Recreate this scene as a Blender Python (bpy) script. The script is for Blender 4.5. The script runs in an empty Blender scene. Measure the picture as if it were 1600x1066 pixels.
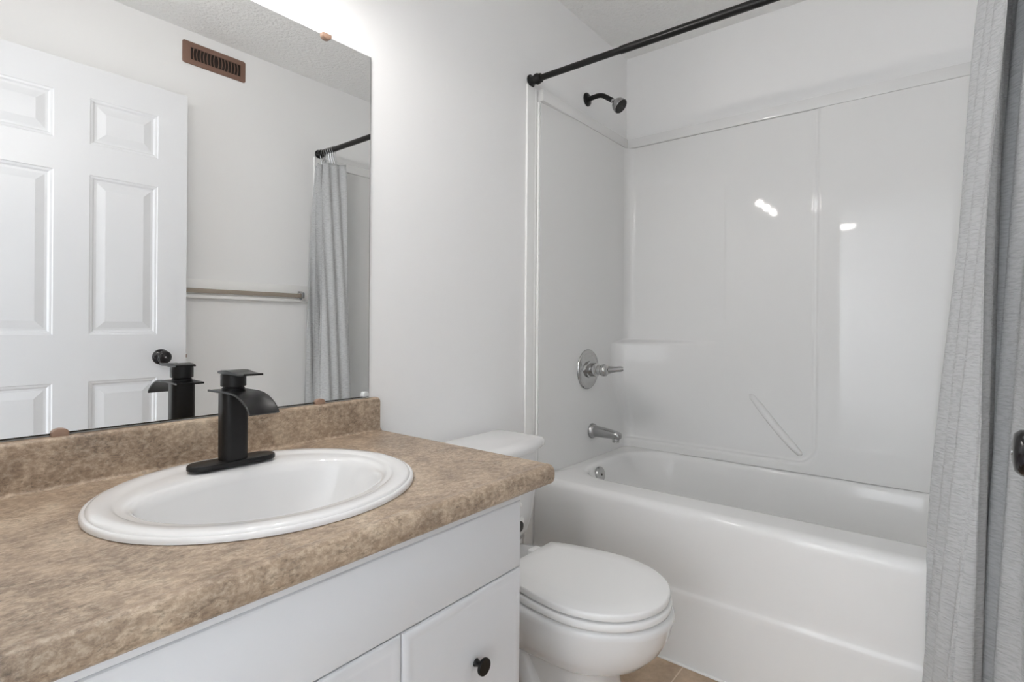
import bpy, bmesh, math, random
from mathutils import Vector, Matrix
random.seed(7)
PI = math.pi
C = bpy.context.scene.collection
sc = bpy.context.scene

# ------------------------------------------------------------ camera
F_PX, PX_X, PX_Y = 838.0, 800.0, 508.8
yaw = math.atan(667 / 838.0)
fw = Vector((math.cos(yaw), math.sin(yaw), 0))
rt = Vector((math.sin(yaw), -math.cos(yaw), 0))
up = Vector((0, 0, 1))
r = math.radians(0.4)
right = rt * math.cos(r) + up * math.sin(r)
upv = -rt * math.sin(r) + up * math.cos(r)
cam = bpy.data.cameras.new('camera')
cam.sensor_width = 36.0
cam.lens = 36.0 * F_PX / 1600
cam.shift_y = (PX_Y - 533) / 1600
cam.clip_start = 0.01
cam_o = bpy.data.objects.new('camera', cam)
C.objects.link(cam_o)
m3 = Matrix((right, upv, -fw)).transposed()
cam_o.matrix_world = Matrix.Translation((0, -1.244, 1.088)) @ m3.to_4x4()
sc.camera = cam_o

# ------------------------------------------------------------ world, exposure, fill lamp
world = bpy.data.worlds.new('world')
sc.world = world
world.use_nodes = True
wb = world.node_tree.nodes['Background']
wb.inputs[0].default_value = (0.78, 0.88, 1.0, 1)
wb.inputs[1].default_value = 2.0
sc.view_settings.view_transform = 'Standard'
sc.view_settings.look = 'None'
sc.view_settings.gamma = 1
sc.view_settings.exposure = 0.0
sc.cycles.max_bounces = 14
sc.cycles.diffuse_bounces = 10
sc.cycles.use_denoising = True
sc.cycles.sample_clamp_indirect = 6.0


def area(name, loc, tgt, size, power, col, size_y=None):
    l = bpy.data.lights.new(name, 'AREA')
    l.shape = 'RECTANGLE'
    l.size = size
    l.size_y = size_y or size
    l.energy = power
    l.color = col
    o = bpy.data.objects.new(name, l)
    C.objects.link(o)
    o.location = loc
    o.rotation_euler = (Vector(tgt) - Vector(loc)).to_track_quat('-Z', 'Y').to_euler()
    return o


# added fill lamp in front of the hall window, aimed at the far wall
fill_lamp = area('room_fill', (-2.7, 0.84, 1.45), (-4.3, -1.0, 1.1), 1.5, 148, (0.90, 0.94, 1.0), 1.2)
fill_lamp.data.spread = math.radians(128)

# ------------------------------------------------------------ materials


def srgb(r_, g, b):
    f = lambda c: (c / 255 / 12.92) if c / 255 <= 0.04045 else ((c / 255 + 0.055) / 1.055) ** 2.4
    return (f(r_), f(g), f(b), 1)


def mat(name, col, rough=0.5, metal=0.0, bump=None, coat=0.0, emit=None, spec=None, sheen=None):
    m = bpy.data.materials.new(name)
    m.use_nodes = True
    nt = m.node_tree
    p = nt.nodes['Principled BSDF']
    p.inputs['Base Color'].default_value = col
    p.inputs['Roughness'].default_value = rough
    p.inputs['Metallic'].default_value = metal
    p.inputs['Coat Weight'].default_value = coat
    if spec is not None:
        p.inputs['Specular IOR Level'].default_value = spec
    if sheen:
        p.inputs['Sheen Weight'].default_value = sheen
    if emit:
        p.inputs['Emission Color'].default_value = emit[0]
        p.inputs['Emission Strength'].default_value = emit[1]
    if bump:
        scale, strength, dist, detail = bump
        tc = nt.nodes.new('ShaderNodeTexCoord')
        n = nt.nodes.new('ShaderNodeTexNoise')
        n.inputs['Scale'].default_value = scale
        n.inputs['Detail'].default_value = detail
        b = nt.nodes.new('ShaderNodeBump')
        b.inputs['Strength'].default_value = strength
        b.inputs['Distance'].default_value = dist
        nt.links.new(tc.outputs['Object'], n.inputs['Vector'])
        nt.links.new(n.outputs['Fac'], b.inputs['Height'])
        nt.links.new(b.outputs['Normal'], p.inputs['Normal'])
    return m


M = {}
M['wall'] = mat('wall_paint', (0.885, 0.885, 0.885, 1), 0.55, bump=(260, 0.06, 0.002, 3))
M['ceiling'] = mat('ceiling_paint', (0.88, 0.88, 0.87, 1), 0.8, bump=(60, 1.0, 0.008, 6))
M['gelcoat'] = mat('surround_gelcoat', (0.77, 0.77, 0.765, 1), 0.035, bump=(3.0, 0.06, 0.01, 1), spec=0.24)
M['acrylic'] = mat('tub_enamel', (0.80, 0.80, 0.795, 1), 0.08, spec=0.28)
M['porcelain'] = mat('porcelain', (0.80, 0.80, 0.80, 1), 0.06, coat=0.3)
M['seat'] = mat('seat_plastic', (0.87, 0.87, 0.865, 1), 0.14)
M['sink'] = mat('sink_porcelain', (0.82, 0.82, 0.82, 1), 0.07, coat=0.3)
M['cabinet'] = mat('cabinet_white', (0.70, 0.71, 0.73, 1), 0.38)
M['door'] = mat('door_white', (0.76, 0.77, 0.79, 1), 0.35)
M['trim'] = mat('trim_white', (0.93, 0.93, 0.92, 1), 0.3)
M['black'] = mat('matte_black_metal', (0.006, 0.006, 0.0065, 1), 0.36, spec=0.32)
M['black_gloss'] = mat('black_knob_metal', (0.006, 0.005, 0.006, 1), 0.18)
M['rod'] = mat('rod_black', (0.006, 0.006, 0.006, 1), 0.32, spec=0.35)
M['rubber'] = mat('black_rubber', (0.02, 0.02, 0.02, 1), 0.6)
M['chrome'] = mat('chrome', (0.52, 0.52, 0.515, 1), 0.09, 1.0)
M['brushed'] = mat('dull_chrome', (0.40, 0.40, 0.40, 1), 0.25, 1.0)
M['copper'] = mat('vent_brown', srgb(134, 104, 90), 0.42, 0.25)
M['vent_shade'] = mat('vent_shade', (0.02, 0.012, 0.008, 1), 0.7)  # near-black colour stands in for the shade inside the duct
M['clip'] = mat('clip_beige', srgb(150, 122, 104), 0.35)
M['clear_clip'] = mat('clip_clear', (0.6, 0.62, 0.63, 1), 0.1)
M['dark'] = mat('dark_gap', (0.03, 0.026, 0.022, 1), 0.8)
M['tan'] = mat('towel_bar_reflection_tan', srgb(158, 147, 134), 0.3)  # tan stands in for the brown reflected in the bar
M['mirror'] = mat('mirror_silver', (0.93, 0.935, 0.93, 1), 0.0, 1.0)
M['paper'] = mat('paper', (0.8, 0.8, 0.79, 1), 0.9)
M['bulb'] = mat('lit_bulb', (1, 1, 1, 1), 0.4, emit=((1.0, 0.965, 0.935, 1), 300))
M['shade'] = bpy.data.materials.new('frosted_glass_shade')
M['shade'].use_nodes = True
_nt = M['shade'].node_tree
_nt.nodes.remove(_nt.nodes['Principled BSDF'])
_d, _t, _m = _nt.nodes.new('ShaderNodeBsdfDiffuse'), _nt.nodes.new('ShaderNodeBsdfTranslucent'), _nt.nodes.new('ShaderNodeMixShader')
_d.inputs[0].default_value = (0.97, 0.97, 0.96, 1)
_m.inputs[0].default_value = 0.9
_t.inputs[0].default_value = (0.97, 0.97, 0.96, 1)
_nt.links.new(_d.outputs[0], _m.inputs[1])
_nt.links.new(_t.outputs[0], _m.inputs[2])
_nt.links.new(_m.outputs[0], _nt.nodes['Material Output'].inputs[0])
M['hall_lamp'] = mat('lit_hall_lamp', (1, 1, 1, 1), 0.4, emit=((1.0, 0.97, 0.93, 1), 70))
M['glass'] = mat('window_glass', (1, 1, 1, 1), 0.0)
M['glass'].node_tree.nodes['Principled BSDF'].inputs['Transmission Weight'].default_value = 1


def laminate():
    m = bpy.data.materials.new('brown_stone_laminate')
    m.use_nodes = True
    nt = m.node_tree
    N, L = nt.nodes.new, nt.links.new
    p = nt.nodes['Principled BSDF']
    tc = N('ShaderNodeTexCoord')

    def noise(scale, detail, rough, dist, stretch=(1, 1, 1)):
        mp = N('ShaderNodeMapping')
        mp.inputs['Scale'].default_value = stretch
        L(tc.outputs['Object'], mp.inputs['Vector'])
        n = N('ShaderNodeTexNoise')
        n.inputs['Scale'].default_value = scale
        n.inputs['Detail'].default_value = detail
        n.inputs['Roughness'].default_value = rough
        n.inputs['Distortion'].default_value = dist
        L(mp.outputs['Vector'], n.inputs['Vector'])
        return n

    def ramp(src, stops):
        c = N('ShaderNodeValToRGB')
        els = c.color_ramp.elements
        while len(els) < len(stops):
            els.new(0.5)
        for e, (pos, col) in zip(els, stops):
            e.position = pos
            e.color = col
        L(src.outputs['Fac'], c.inputs['Fac'])
        return c
    a = ramp(noise(11, 9, 0.62, 0.6), [(0.28, srgb(116, 99, 84)), (0.43, srgb(150, 129, 109)), (0.56, srgb(180, 158, 135)), (0.70, srgb(208, 191, 168))])
    b = ramp(noise(120, 7, 0.75, 0.3, (0.75, 1, 1)), [(0.34, srgb(92, 80, 70)), (0.48, srgb(164, 145, 125)), (0.62, srgb(220, 204, 182))])
    d = ramp(noise(230, 3, 0.6, 0.0, (0.5, 1, 1)), [(0.38, (0.20, 0.20, 0.20, 1)), (0.48, (1, 1, 1, 1))])
    mx = N('ShaderNodeMix')
    mx.data_type = 'RGBA'
    mx.inputs['Factor'].default_value = 0.42
    L(a.outputs['Color'], mx.inputs[6])
    L(b.outputs['Color'], mx.inputs[7])
    mk = ramp(noise(17, 6, 0.7, 0.5), [(0.44, (0.42, 0.42, 0.42, 1)), (0.60, (0, 0, 0, 1))])
    mu = N('ShaderNodeMix')
    mu.data_type = 'RGBA'
    mu.blend_type = 'MULTIPLY'
    L(mk.outputs['Color'], mu.inputs['Factor'])
    L(mx.outputs[2], mu.inputs[6])
    L(d.outputs['Color'], mu.inputs[7])
    L(mu.outputs[2], p.inputs['Base Color'])
    p.inputs['Roughness'].default_value = 0.42
    bp = N('ShaderNodeBump')
    bp.inputs['Strength'].default_value = 0.12
    bp.inputs['Distance'].default_value = 0.001
    L(b.outputs['Color'], bp.inputs['Height'])
    L(bp.outputs['Normal'], p.inputs['Normal'])
    return m


M['laminate'] = laminate()


def floor_mat():
    m = bpy.data.materials.new('tan_floor_tile')
    m.use_nodes = True
    nt = m.node_tree
    N, L = nt.nodes.new, nt.links.new
    p = nt.nodes['Principled BSDF']
    tc = N('ShaderNodeTexCoord')
    mp = N('ShaderNodeMapping')
    mp.inputs['Location'].default_value = (-0.08, 0.61, 0)
    L(tc.outputs['Object'], mp.inputs['Vector'])
    br = N('ShaderNodeTexBrick')
    br.offset = 0.0
    br.inputs['Scale'].default_value = 1.0
    br.inputs['Brick Width'].default_value = 0.33
    br.inputs['Row Height'].default_value = 0.33
    br.inputs['Mortar Size'].default_value = 0.0022
    br.inputs['Color1'].default_value = (1.0, 1.0, 1.0, 1)
    br.inputs['Color2'].default_value = (0.86, 0.84, 0.84, 1)
    L(mp.outputs['Vector'], br.inputs['Vector'])
    n = N('ShaderNodeTexNoise')
    n.inputs['Scale'].default_value = 9
    n.inputs['Detail'].default_value = 8
    n.inputs['Roughness'].default_value = 0.65
    L(tc.outputs['Object'], n.inputs['Vector'])
    rp = N('ShaderNodeValToRGB')
    rp.color_ramp.elements[0].position = 0.32
    rp.color_ramp.elements[0].color = srgb(166, 142, 116)
    rp.color_ramp.elements[1].position = 0.68
    rp.color_ramp.elements[1].color = srgb(222, 198, 170)
    L(n.outputs['Fac'], rp.inputs['Fac'])
    mu = N('ShaderNodeMix')
    mu.data_type = 'RGBA'
    mu.blend_type = 'MULTIPLY'
    mu.inputs['Factor'].default_value = 1
    L(rp.outputs['Color'], mu.inputs[6])
    L(br.outputs['Color'], mu.inputs[7])
    mg = N('ShaderNodeMix')
    mg.data_type = 'RGBA'
    mg.inputs[7].default_value = srgb(222, 205, 184)
    L(br.outputs['Fac'], mg.inputs['Factor'])
    L(mu.outputs[2], mg.inputs[6])
    L(mg.outputs[2], p.inputs['Base Color'])
    p.inputs['Roughness'].default_value = 0.35
    return m


M['floor'] = floor_mat()


def cloth(name, col):
    m = bpy.data.materials.new(name)
    m.use_nodes = True
    nt = m.node_tree
    N, L = nt.nodes.new, nt.links.new
    p = nt.nodes['Principled BSDF']
    uv = N('ShaderNodeUVMap')
    mp = N('ShaderNodeMapping')
    mp.inputs['Scale'].default_value = (70, 230, 1)
    L(uv.outputs['UV'], mp.inputs['Vector'])
    n = N('ShaderNodeTexNoise')
    n.inputs['Scale'].default_value = 1
    n.inputs['Detail'].default_value = 2.0
    n.inputs['Roughness'].default_value = 0.5
    n.inputs['Distortion'].default_value = 0.5
    L(mp.outputs['Vector'], n.inputs['Vector'])
    rp = N('ShaderNodeValToRGB')
    rp.color_ramp.elements[0].position = 0.36
    rp.color_ramp.elements[0].color = tuple(c * 0.86 for c in col[:3]) + (1,)
    rp.color_ramp.elements[1].position = 0.56
    rp.color_ramp.elements[1].color = col
    L(n.outputs['Fac'], rp.inputs['Fac'])
    L(rp.outputs['Color'], p.inputs['Base Color'])
    p.inputs['Roughness'].default_value = 0.85
    p.inputs['Specular IOR Level'].default_value = 0.2
    b = N('ShaderNodeBump')
    b.inputs['Strength'].default_value = 0.9
    b.inputs['Distance'].default_value = 0.003
    L(n.outputs['Fac'], b.inputs['Height'])
    L(b.outputs['Normal'], p.inputs['Normal'])
    return m


M['cloth'] = cloth('grey_crinkle_cloth', (0.50, 0.507, 0.512, 1))

# ------------------------------------------------------------ mesh helpers (world coordinates in)


def bm_new():
    return bmesh.new()


def box(bm, lo, hi, bevel=0.0, seg=2):
    x0, y0, z0 = lo
    x1, y1, z1 = hi
    vs = [bm.verts.new(p) for p in ((x0, y0, z0), (x1, y0, z0), (x1, y1, z0), (x0, y1, z0), (x0, y0, z1), (x1, y0, z1), (x1, y1, z1), (x0, y1, z1))]
    fs = [bm.faces.new([vs[i] for i in f]) for f in ((3, 2, 1, 0), (4, 5, 6, 7), (0, 1, 5, 4), (1, 2, 6, 5), (2, 3, 7, 6), (3, 0, 4, 7))]
    if bevel:
        es = list({e for f in fs for e in f.edges})
        bmesh.ops.bevel(bm, geom=es, offset=bevel, segments=seg, profile=0.5, affect='EDGES', clamp_overlap=True)
    return bm


def loft(bm, rings, cap0=True, cap1=True, closed=True):
    vr = [[bm.verts.new(p) for p in ring] for ring in rings]
    n = len(vr[0])
    for a, b in zip(vr, vr[1:]):
        for i in range(n if closed else n - 1):
            j = (i + 1) % n
            bm.faces.new((a[i], a[j], b[j], b[i]))
    if cap0:
        bm.faces.new(list(reversed(vr[0])))
    if cap1:
        bm.faces.new(vr[-1])
    return vr


def frame_of(axis):
    w = Vector(axis).normalized()
    u = w.orthogonal().normalized()
    return u, w.cross(u), w


def lathe(bm, center, axis, prof, seg=32, cap0=True, cap1=True):
    u, v, w = frame_of(axis)
    c = Vector(center)
    rings = []
    for rr, h in prof:
        rings.append([c + w * h + (u * math.cos(2 * PI * i / seg) + v * math.sin(2 * PI * i / seg)) * max(rr, 1e-4) for i in range(seg)])
    return loft(bm, rings, cap0, cap1)


def tube(bm, pts, rad, seg=16, flat=(1, 1)):
    pts = [Vector(p) for p in pts]
    rads = rad if isinstance(rad, (list, tuple)) else [rad] * len(pts)
    rings = []
    prev = None
    for i, p in enumerate(pts):
        t = (pts[min(i + 1, len(pts) - 1)] - pts[max(i - 1, 0)]).normalized()
        if prev is None:
            u = t.orthogonal().normalized()
        else:
            u = (prev - t * prev.dot(t)).normalized()
        prev = u
        v = t.cross(u)
        rings.append([p + (u * math.cos(2 * PI * k / seg) * flat[0] + v * math.sin(2 * PI * k / seg) * flat[1]) * rads[i] for k in range(seg)])
    return loft(bm, rings)


def obj(name, bm, material, parent=None, smooth=True, base=None, angle=40):
    bmesh.ops.remove_doubles(bm, verts=bm.verts, dist=1e-6)
    bmesh.ops.recalc_face_normals(bm, faces=bm.faces)
    if smooth:
        for f in bm.faces:
            f.smooth = True
        lim = math.radians(angle)
        for e in bm.edges:
            if len(e.link_faces) == 2 and e.calc_face_angle(0) > lim:
                e.smooth = False
    if parent is not None:
        off = world_loc(parent)
    elif base is not None:
        off = Vector(base)
    else:
        xs = [v.co for v in bm.verts]
        off = Vector(((min(v.x for v in xs) + max(v.x for v in xs)) / 2, (min(v.y for v in xs) + max(v.y for v in xs)) / 2, min(v.z for v in xs)))
    bmesh.ops.translate(bm, verts=bm.verts, vec=-off)
    me = bpy.data.meshes.new(name)
    bm.to_mesh(me)
    bm.free()
    for mm in (material if isinstance(material, (list, tuple)) else [material]):
        me.materials.append(mm)
    o = bpy.data.objects.new(name, me)
    C.objects.link(o)
    if parent is not None:
        o.parent = parent
    else:
        o.location = off
    return o


def world_loc(o):
    v = Vector((0, 0, 0))
    while o is not None:
        v += o.location
        o = o.parent
    return v


def thing(name, label, cat, loc, group=None):
    o = bpy.data.objects.new(name, None)
    o.empty_display_size = 0.05
    C.objects.link(o)
    o.location = loc
    o['label'] = label
    o['category'] = cat
    if group:
        o['group'] = group
    return o


def tag(o, label, cat, group=None):
    o['label'] = label
    o['category'] = cat
    if group:
        o['group'] = group
    return o


def struct(name, bm, material, label, cat, smooth=False, **k):
    o = obj(name, bm, material, smooth=smooth, **k)
    o['kind'] = 'structure'
    o['label'] = label
    o['category'] = cat
    return o


def sstep(a, b, x):
    t = max(0.0, min(1.0, (x - a) / (b - a)))
    return t * t * (3 - 2 * t)


# ------------------------------------------------------------ room
XL, XR, YB, ZC = -0.05, 2.484, -1.485, 2.44
WT = 0.11
struct('floor', box(bm_new(), (-0.16, -3.1, -0.04), (XR, 1.0, 0)), M['floor'], 'tan stone-look tile floor with pale grout lines', 'floor', base=(0, 0, 0))
M['carpet'] = mat('pale_carpet', (0.60, 0.60, 0.59, 1), 0.95, bump=(300, 0.4, 0.004, 3))
struct('floor_hall', box(bm_new(), (-4.1, -3.1, -0.04), (-0.16, 1.0, 0)), M['carpet'], 'pale carpet floor of the room behind the camera', 'floor')
struct('ceiling', box(bm_new(), (-4.11, -3.11, ZC), (XR + WT, 1.01, ZC + 0.05)), M['ceiling'], 'white stippled ceiling over the whole bathroom', 'ceiling')
struct('wall_front', box(bm_new(), (XL, 0, 0), (XR + WT, WT, ZC)), M['wall'], 'pale wall that carries the mirror and shower head', 'wall')
struct('wall_right', box(bm_new(), (XR, YB - WT, 0), (XR + WT, 0, ZC)), M['wall'], 'pale wall above the long side of the tub surround', 'wall')
struct('wall_back', box(bm_new(), (XL, YB - WT, 0), (XR, YB, ZC)), M['wall'], 'pale wall reflected in the mirror behind the door', 'wall')
bm = bm_new()
box(bm, (XL - WT, -0.62, 0), (XL, 0.0, ZC))
box(bm, (XL - WT, -1.44, 2.10), (XL, -0.62, ZC))
box(bm, (XL - WT, YB - WT, 0), (XL, -1.44, ZC))
struct('wall_left', bm, M['wall'], 'pale wall with the doorway beside the vanity', 'wall')
bm = bm_new()
box(bm, (XL, -1.484, 0), (0.148, -1.40, 2.12), 0.003)
struct('trim_1', bm, M['trim'], 'white door jamb at the hinge side of the door', 'door trim')
# the room beyond the doorway, behind the camera
HX, HY0, HY1 = -4.0, -3.0, 0.9
struct('wall_hall', box(bm_new(), (HX - WT, HY0 - WT, 0), (HX, HY1 + WT, ZC)), M['wall'], 'far wall of the room behind the camera', 'wall')
struct('wall_hall_side', box(bm_new(), (HX, HY0 - WT, 0), (XL - WT, HY0, ZC)), M['wall'], 'side wall of the room behind the camera', 'wall')
bm = bm_new()
box(bm, (XL - WT, WT, 0), (XL, HY1 + WT, ZC))
box(bm, (XL - WT, HY0 - WT, 0), (XL, YB - WT, ZC))
struct('wall_hall_near', bm, M['wall'], 'wall beside the doorway in the room behind the camera', 'wall')
wx0, wx1, wz0, wz1 = -3.5, -1.9, 0.85, 2.10  # window opening added in the unseen room to bring in fill light
bm = bm_new()
box(bm, (HX, HY1, 0), (wx0, HY1 + WT, ZC))
box(bm, (wx1, HY1, 0), (XL - WT, HY1 + WT, ZC))
box(bm, (wx0, HY1, 0), (wx1, HY1 + WT, wz0))
box(bm, (wx0, HY1, wz1), (wx1, HY1 + WT, ZC))
struct('wall_hall_end', bm, M['wall'], 'wall with the added window in the room behind the camera', 'wall')
bm = bm_new()
for lo, hi in (((wx0, 0.93, wz0), (wx0 + 0.04, 0.98, wz1)), ((wx1 - 0.04, 0.93, wz0), (wx1, 0.98, wz1)), ((wx0 + 0.04, 0.93, wz0), (wx1 - 0.04, 0.98, wz0 + 0.04)),
               ((wx0 + 0.04, 0.93, wz1 - 0.04), (wx1 - 0.04, 0.98, wz1)), ((-2.72, 0.93, wz0 + 0.04), (-2.68, 0.98, wz1 - 0.04))):
    box(bm, lo, hi, 0.002)
struct('added_window_1', bm, M['trim'], 'white framed window added for fill light in the unseen room', 'window')

# ------------------------------------------------------------ door, open against the back wall
DX0, DX1, DYF, DYB, DZ0, DZ1 = 0.154, 0.955, -1.365, -1.40, 0.012, 2.088


def door_slab():
    bm = bm_new()
    cols = ((0.268, 0.500), (0.609, 0.843))
    rows = ((0.25, 0.858), (1.041, 1.665), (1.785, 1.966))
    xs = [DX0, cols[0][0], cols[0][1], cols[1][0], cols[1][1], DX1]
    zs = [DZ0] + [v for r_ in rows for v in r_] + [DZ1]
    for side, yy, sgn in ((0, DYF, 1), (1, DYB, -1)):
        for i in range(5):
            for j in range(7):
                x0, x1, z0, z1 = xs[i], xs[i + 1], zs[j], zs[j + 1]
                if i % 2 == 1 and j % 2 == 1:
                    prof = ((0, 0), (0.003, -0.003), (0.010, -0.004), (0.016, -0.009), (0.024, -0.009), (0.052, -0.002), (0.056, -0.002))
                    rings = []
                    for ins, d in prof:
                        y = yy + sgn * d
                        rings.append([(x0 + ins, y, z0 + ins), (x1 - ins, y, z0 + ins), (x1 - ins, y, z1 - ins), (x0 + ins, y, z1 - ins)])
                    loft(bm, rings, False, True)
                else:
                    bm.faces.new([bm.verts.new(p) for p in ((x0, yy, z0), (x1, yy, z0), (x1, yy, z1), (x0, yy, z1))])
    for a, b in (((DX0, DZ0), (DX1, DZ0)), ((DX1, DZ0), (DX1, DZ1)), ((DX1, DZ1), (DX0, DZ1)), ((DX0, DZ1), (DX0, DZ0))):
        bm.faces.new([bm.verts.new(p) for p in ((a[0], DYF, a[1]), (b[0], DYF, b[1]), (b[0], DYB, b[1]), (a[0], DYB, a[1]))])
    return bm


door = struct('door_1', door_slab(), M['door'], 'white six-panel door standing open against the back wall', 'door', base=(DX0, DYF, 0))
KX, KZ = 0.858, 0.944
bm = bm_new()
lathe(bm, (KX, DYF, KZ), (0, 1, 0), [(0.033, 0), (0.033, 0.003), (0.030, 0.007), (0.018, 0.010), (0.0125, 0.013), (0.0125, 0.020), (0.019, 0.025), (0.0255, 0.031), (0.0275, 0.039), (0.0265, 0.046), (0.022, 0.051), (0.012, 0.053), (0.0, 0.0535)], 40)
kn = obj('knob', bm, M['black_gloss'], door)
kn['label'] = 'round black door knob'
bm = bm_new()
lathe(bm, (KX, DYF + 0.0532, KZ), (0, 1, 0), [(0.0035, 0), (0.0035, 0.001), (0.0, 0.0012)], 12)
obj('lock_button', bm, M['brushed'], kn)
bm = bm_new()
box(bm, (DX1, DYF - 0.028, KZ - 0.028), (DX1 + 0.0015, DYF - 0.006, KZ + 0.028), 0.0005)
box(bm, (DX1 + 0.001, DYF - 0.022, KZ - 0.008), (DX1 + 0.009, DYF - 0.012, KZ + 0.008), 0.002)
la = obj('latch_plate', bm, M['clip'], door)
for z in (0.25, 1.05, 1.85):
    bm = bm_new()
    tube(bm, [(DX0 - 0.002, DYB + 0.002, z - 0.045), (DX0 - 0.002, DYB + 0.002, z + 0.045)], 0.006, 12)
    obj('hinge', bm, M['black'], door)

# ------------------------------------------------------------ mirror
MX0, MX1, MZ0, MZ1 = -0.045, 0.919, 0.887, 1.830
mir = thing('wall_mirror', 'large frameless wall mirror above the brown counter', 'mirror', (0.44, 0, MZ0))
obj('backing', box(bm_new(), (MX0, -0.0055, MZ0), (MX1, -0.0015, MZ1)), M['dark'], mir, smooth=False)
obj('mirror_glass', box(bm_new(), (MX0, -0.0062, MZ0 + 0.0028), (MX1 - 0.0014, -0.0056, MZ1 - 0.0004)), M['mirror'], mir, smooth=False)


def clip(x, z, s, m, w=0.013):
    bm = bm_new()
    rings = []
    for hw, dz, y in ((w, 0.0, -0.0005), (w, 0.0, -0.011), (w * 0.95, 0.0, -0.0135), (w * 0.8, 0.0, -0.0145)):
        k = hw / w
        ring = [(x - hw, y, z - s * 0.004), (x + hw, y, z - s * 0.004)]
        for i in range(9):
            a = PI * i / 8
            ring.append((x + hw * math.cos(a), y, z + s * (0.001 + 0.009 * k * math.sin(a))))
        rings.append(ring)
    loft(bm, rings)
    return obj('clip', bm, m, mir)


clip(0.778, MZ1 - 0.001, -1, M['clip'])
clip(0.20, MZ1 - 0.001, -1, M['clip'])
clip(0.249, MZ0 + 0.001, 1, M['clip'])
clip(0.767, MZ0 + 0.001, 1, M['clip'])
cc = clip(0.905, MZ0 + 0.007, 1, M['clear_clip'], 0.009)
cc['label'] = 'small clear corner clip'

# ------------------------------------------------------------ counter with backsplash
CX0, CX1, ZT = -0.048, 0.947, 0.793
SX, SY, SA, SB = 0.485, -0.296, 0.268, 0.248
ctr = thing('vanity_countertop', 'brown stone-look laminate countertop on the white vanity', 'countertop', (0.45, -0.30, 0.755))
bm = bm_new()
yfr = -0.582
corners = [math.atan2(cy_ - SY, cx_ - SX) % (2 * PI) for cx_ in (CX0, CX1) for cy_ in (yfr, -0.001)]
angs = sorted([2 * PI * i / 96 for i in range(96)] + corners)
inner, outer = [], []
for a in angs:
    c_, s_ = math.cos(a), math.sin(a)
    k = 0.955 / math.sqrt((c_ / SA) ** 2 + (s_ / SB) ** 2)
    inner.append((SX + c_ * k, SY + s_ * k))
    t = min([((CX1 if c_ > 0 else CX0) - SX) / c_ if abs(c_) > 1e-6 else 1e9, ((-0.001 if s_ > 0 else yfr) - SY) / s_ if abs(s_) > 1e-6 else 1e9])
    outer.append((SX + c_ * t, SY + s_ * t))
loft(bm, [[(x, y, ZT - 0.030) for x, y in inner], [(x, y, ZT) for x, y in inner], [(x, y, ZT) for x, y in outer], [(x, y, ZT - 0.030) for x, y in outer], [(x, y, ZT - 0.030) for x, y in inner]], False, False)
# rolled front lip
prof = [(-0.582, ZT - 0.03), (-0.582, ZT)]
prof += [(-0.588, ZT + 0.0013), (-0.594, ZT + 0.0016), (-0.599, ZT + 0.0008), (-0.604, ZT - 0.0018), (-0.6078, ZT - 0.0056), (-0.6100, ZT - 0.0110), (-0.6108, ZT - 0.0180), (-0.6104, ZT - 0.0270), (-0.6088, ZT - 0.0330), (-0.6050, ZT - 0.0375), (-0.5990, ZT - 0.0402), (-0.5920, ZT - 0.0405), (-0.582, ZT - 0.0405)]
e = 0.006
rings = [[(CX0, y, z) for y, z in prof]]
for k, ins in ((CX1 - e, 0.0), (CX1 - e * 0.3, 0.12), (CX1, 0.30)):
    cyy, czz = -0.592, ZT - 0.02
    rings.append([(k, y + (cyy - y) * ins * 0.35, z + (czz - z) * ins * 0.35) for y, z in prof])
loft(bm, rings)
worktop = obj('worktop', bm, M['laminate'], ctr, angle=50)
bm = bm_new()
prof = [(-0.001, ZT - 0.002), (-0.001, 0.884)]
for i in range(7):
    a = PI / 2 * i / 6
    prof.append((-0.012 - 0.010 * math.sin(a), 0.874 + 0.010 * math.cos(a)))
for i in range(6):
    a = PI / 2 * i / 5
    prof.append((-0.028 + 0.006 * math.cos(a), ZT + 0.008 - 0.007 * math.sin(a)))
prof.append((-0.030, ZT - 0.002))
rings = [[(CX0, y, z) for y, z in prof], [(CX1 - 0.003, y, z) for y, z in prof], [(CX1, -0.010 + (y + 0.010) * 0.88, 0.84 + (z - 0.84) * 0.94) for y, z in prof]]
loft(bm, rings)
obj('backsplash', bm, M['laminate'], ctr)

# ------------------------------------------------------------ sink
snk = thing('sink', 'white oval drop-in sink set in the brown counter', 'sink', (SX, SY, ZT))


def oval(a, b, z, cx=SX, cy=SY, n=96, bback=None):
    return [(cx + a * math.cos(2 * PI * i / n), cy + (bback if (bback and math.sin(2 * PI * i / n) > 0) else b) * math.sin(2 * PI * i / n), z) for i in range(n)]


bm = bm_new()
rg = [oval(SA - 0.006, SB - 0.006, ZT + 0.0005), oval(SA, SB, ZT + 0.001), oval(SA, SB, ZT + 0.0055), oval(SA - 0.0015, SB - 0.0015, ZT + 0.0085), oval(SA - 0.0045, SB - 0.0045, ZT + 0.0098),
      oval(SA - 0.0070, SB - 0.0070, ZT + 0.0092), oval(SA - 0.0085, SB - 0.0085, ZT + 0.0118), oval(SA - 0.013, SB - 0.013, ZT + 0.0134),
      oval(SA - 0.036, SB - 0.034, ZT + 0.0132, bback=SB - 0.032), oval(SA - 0.040, SB - 0.040, ZT + 0.0108, bback=SB - 0.040), oval(SA - 0.043, SB - 0.044, ZT + 0.0098, bback=SB - 0.060)]
cyb = SY
rg += [oval(SA - 0.050, SB - 0.050, ZT + 0.0098, bback=0.122), oval(SA - 0.058, SB - 0.058, ZT + 0.0075, bback=0.116), oval(SA - 0.064, SB - 0.062, ZT + 0.003, bback=0.110), oval(SA - 0.068, SB - 0.066, ZT - 0.010, bback=0.106)]
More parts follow.
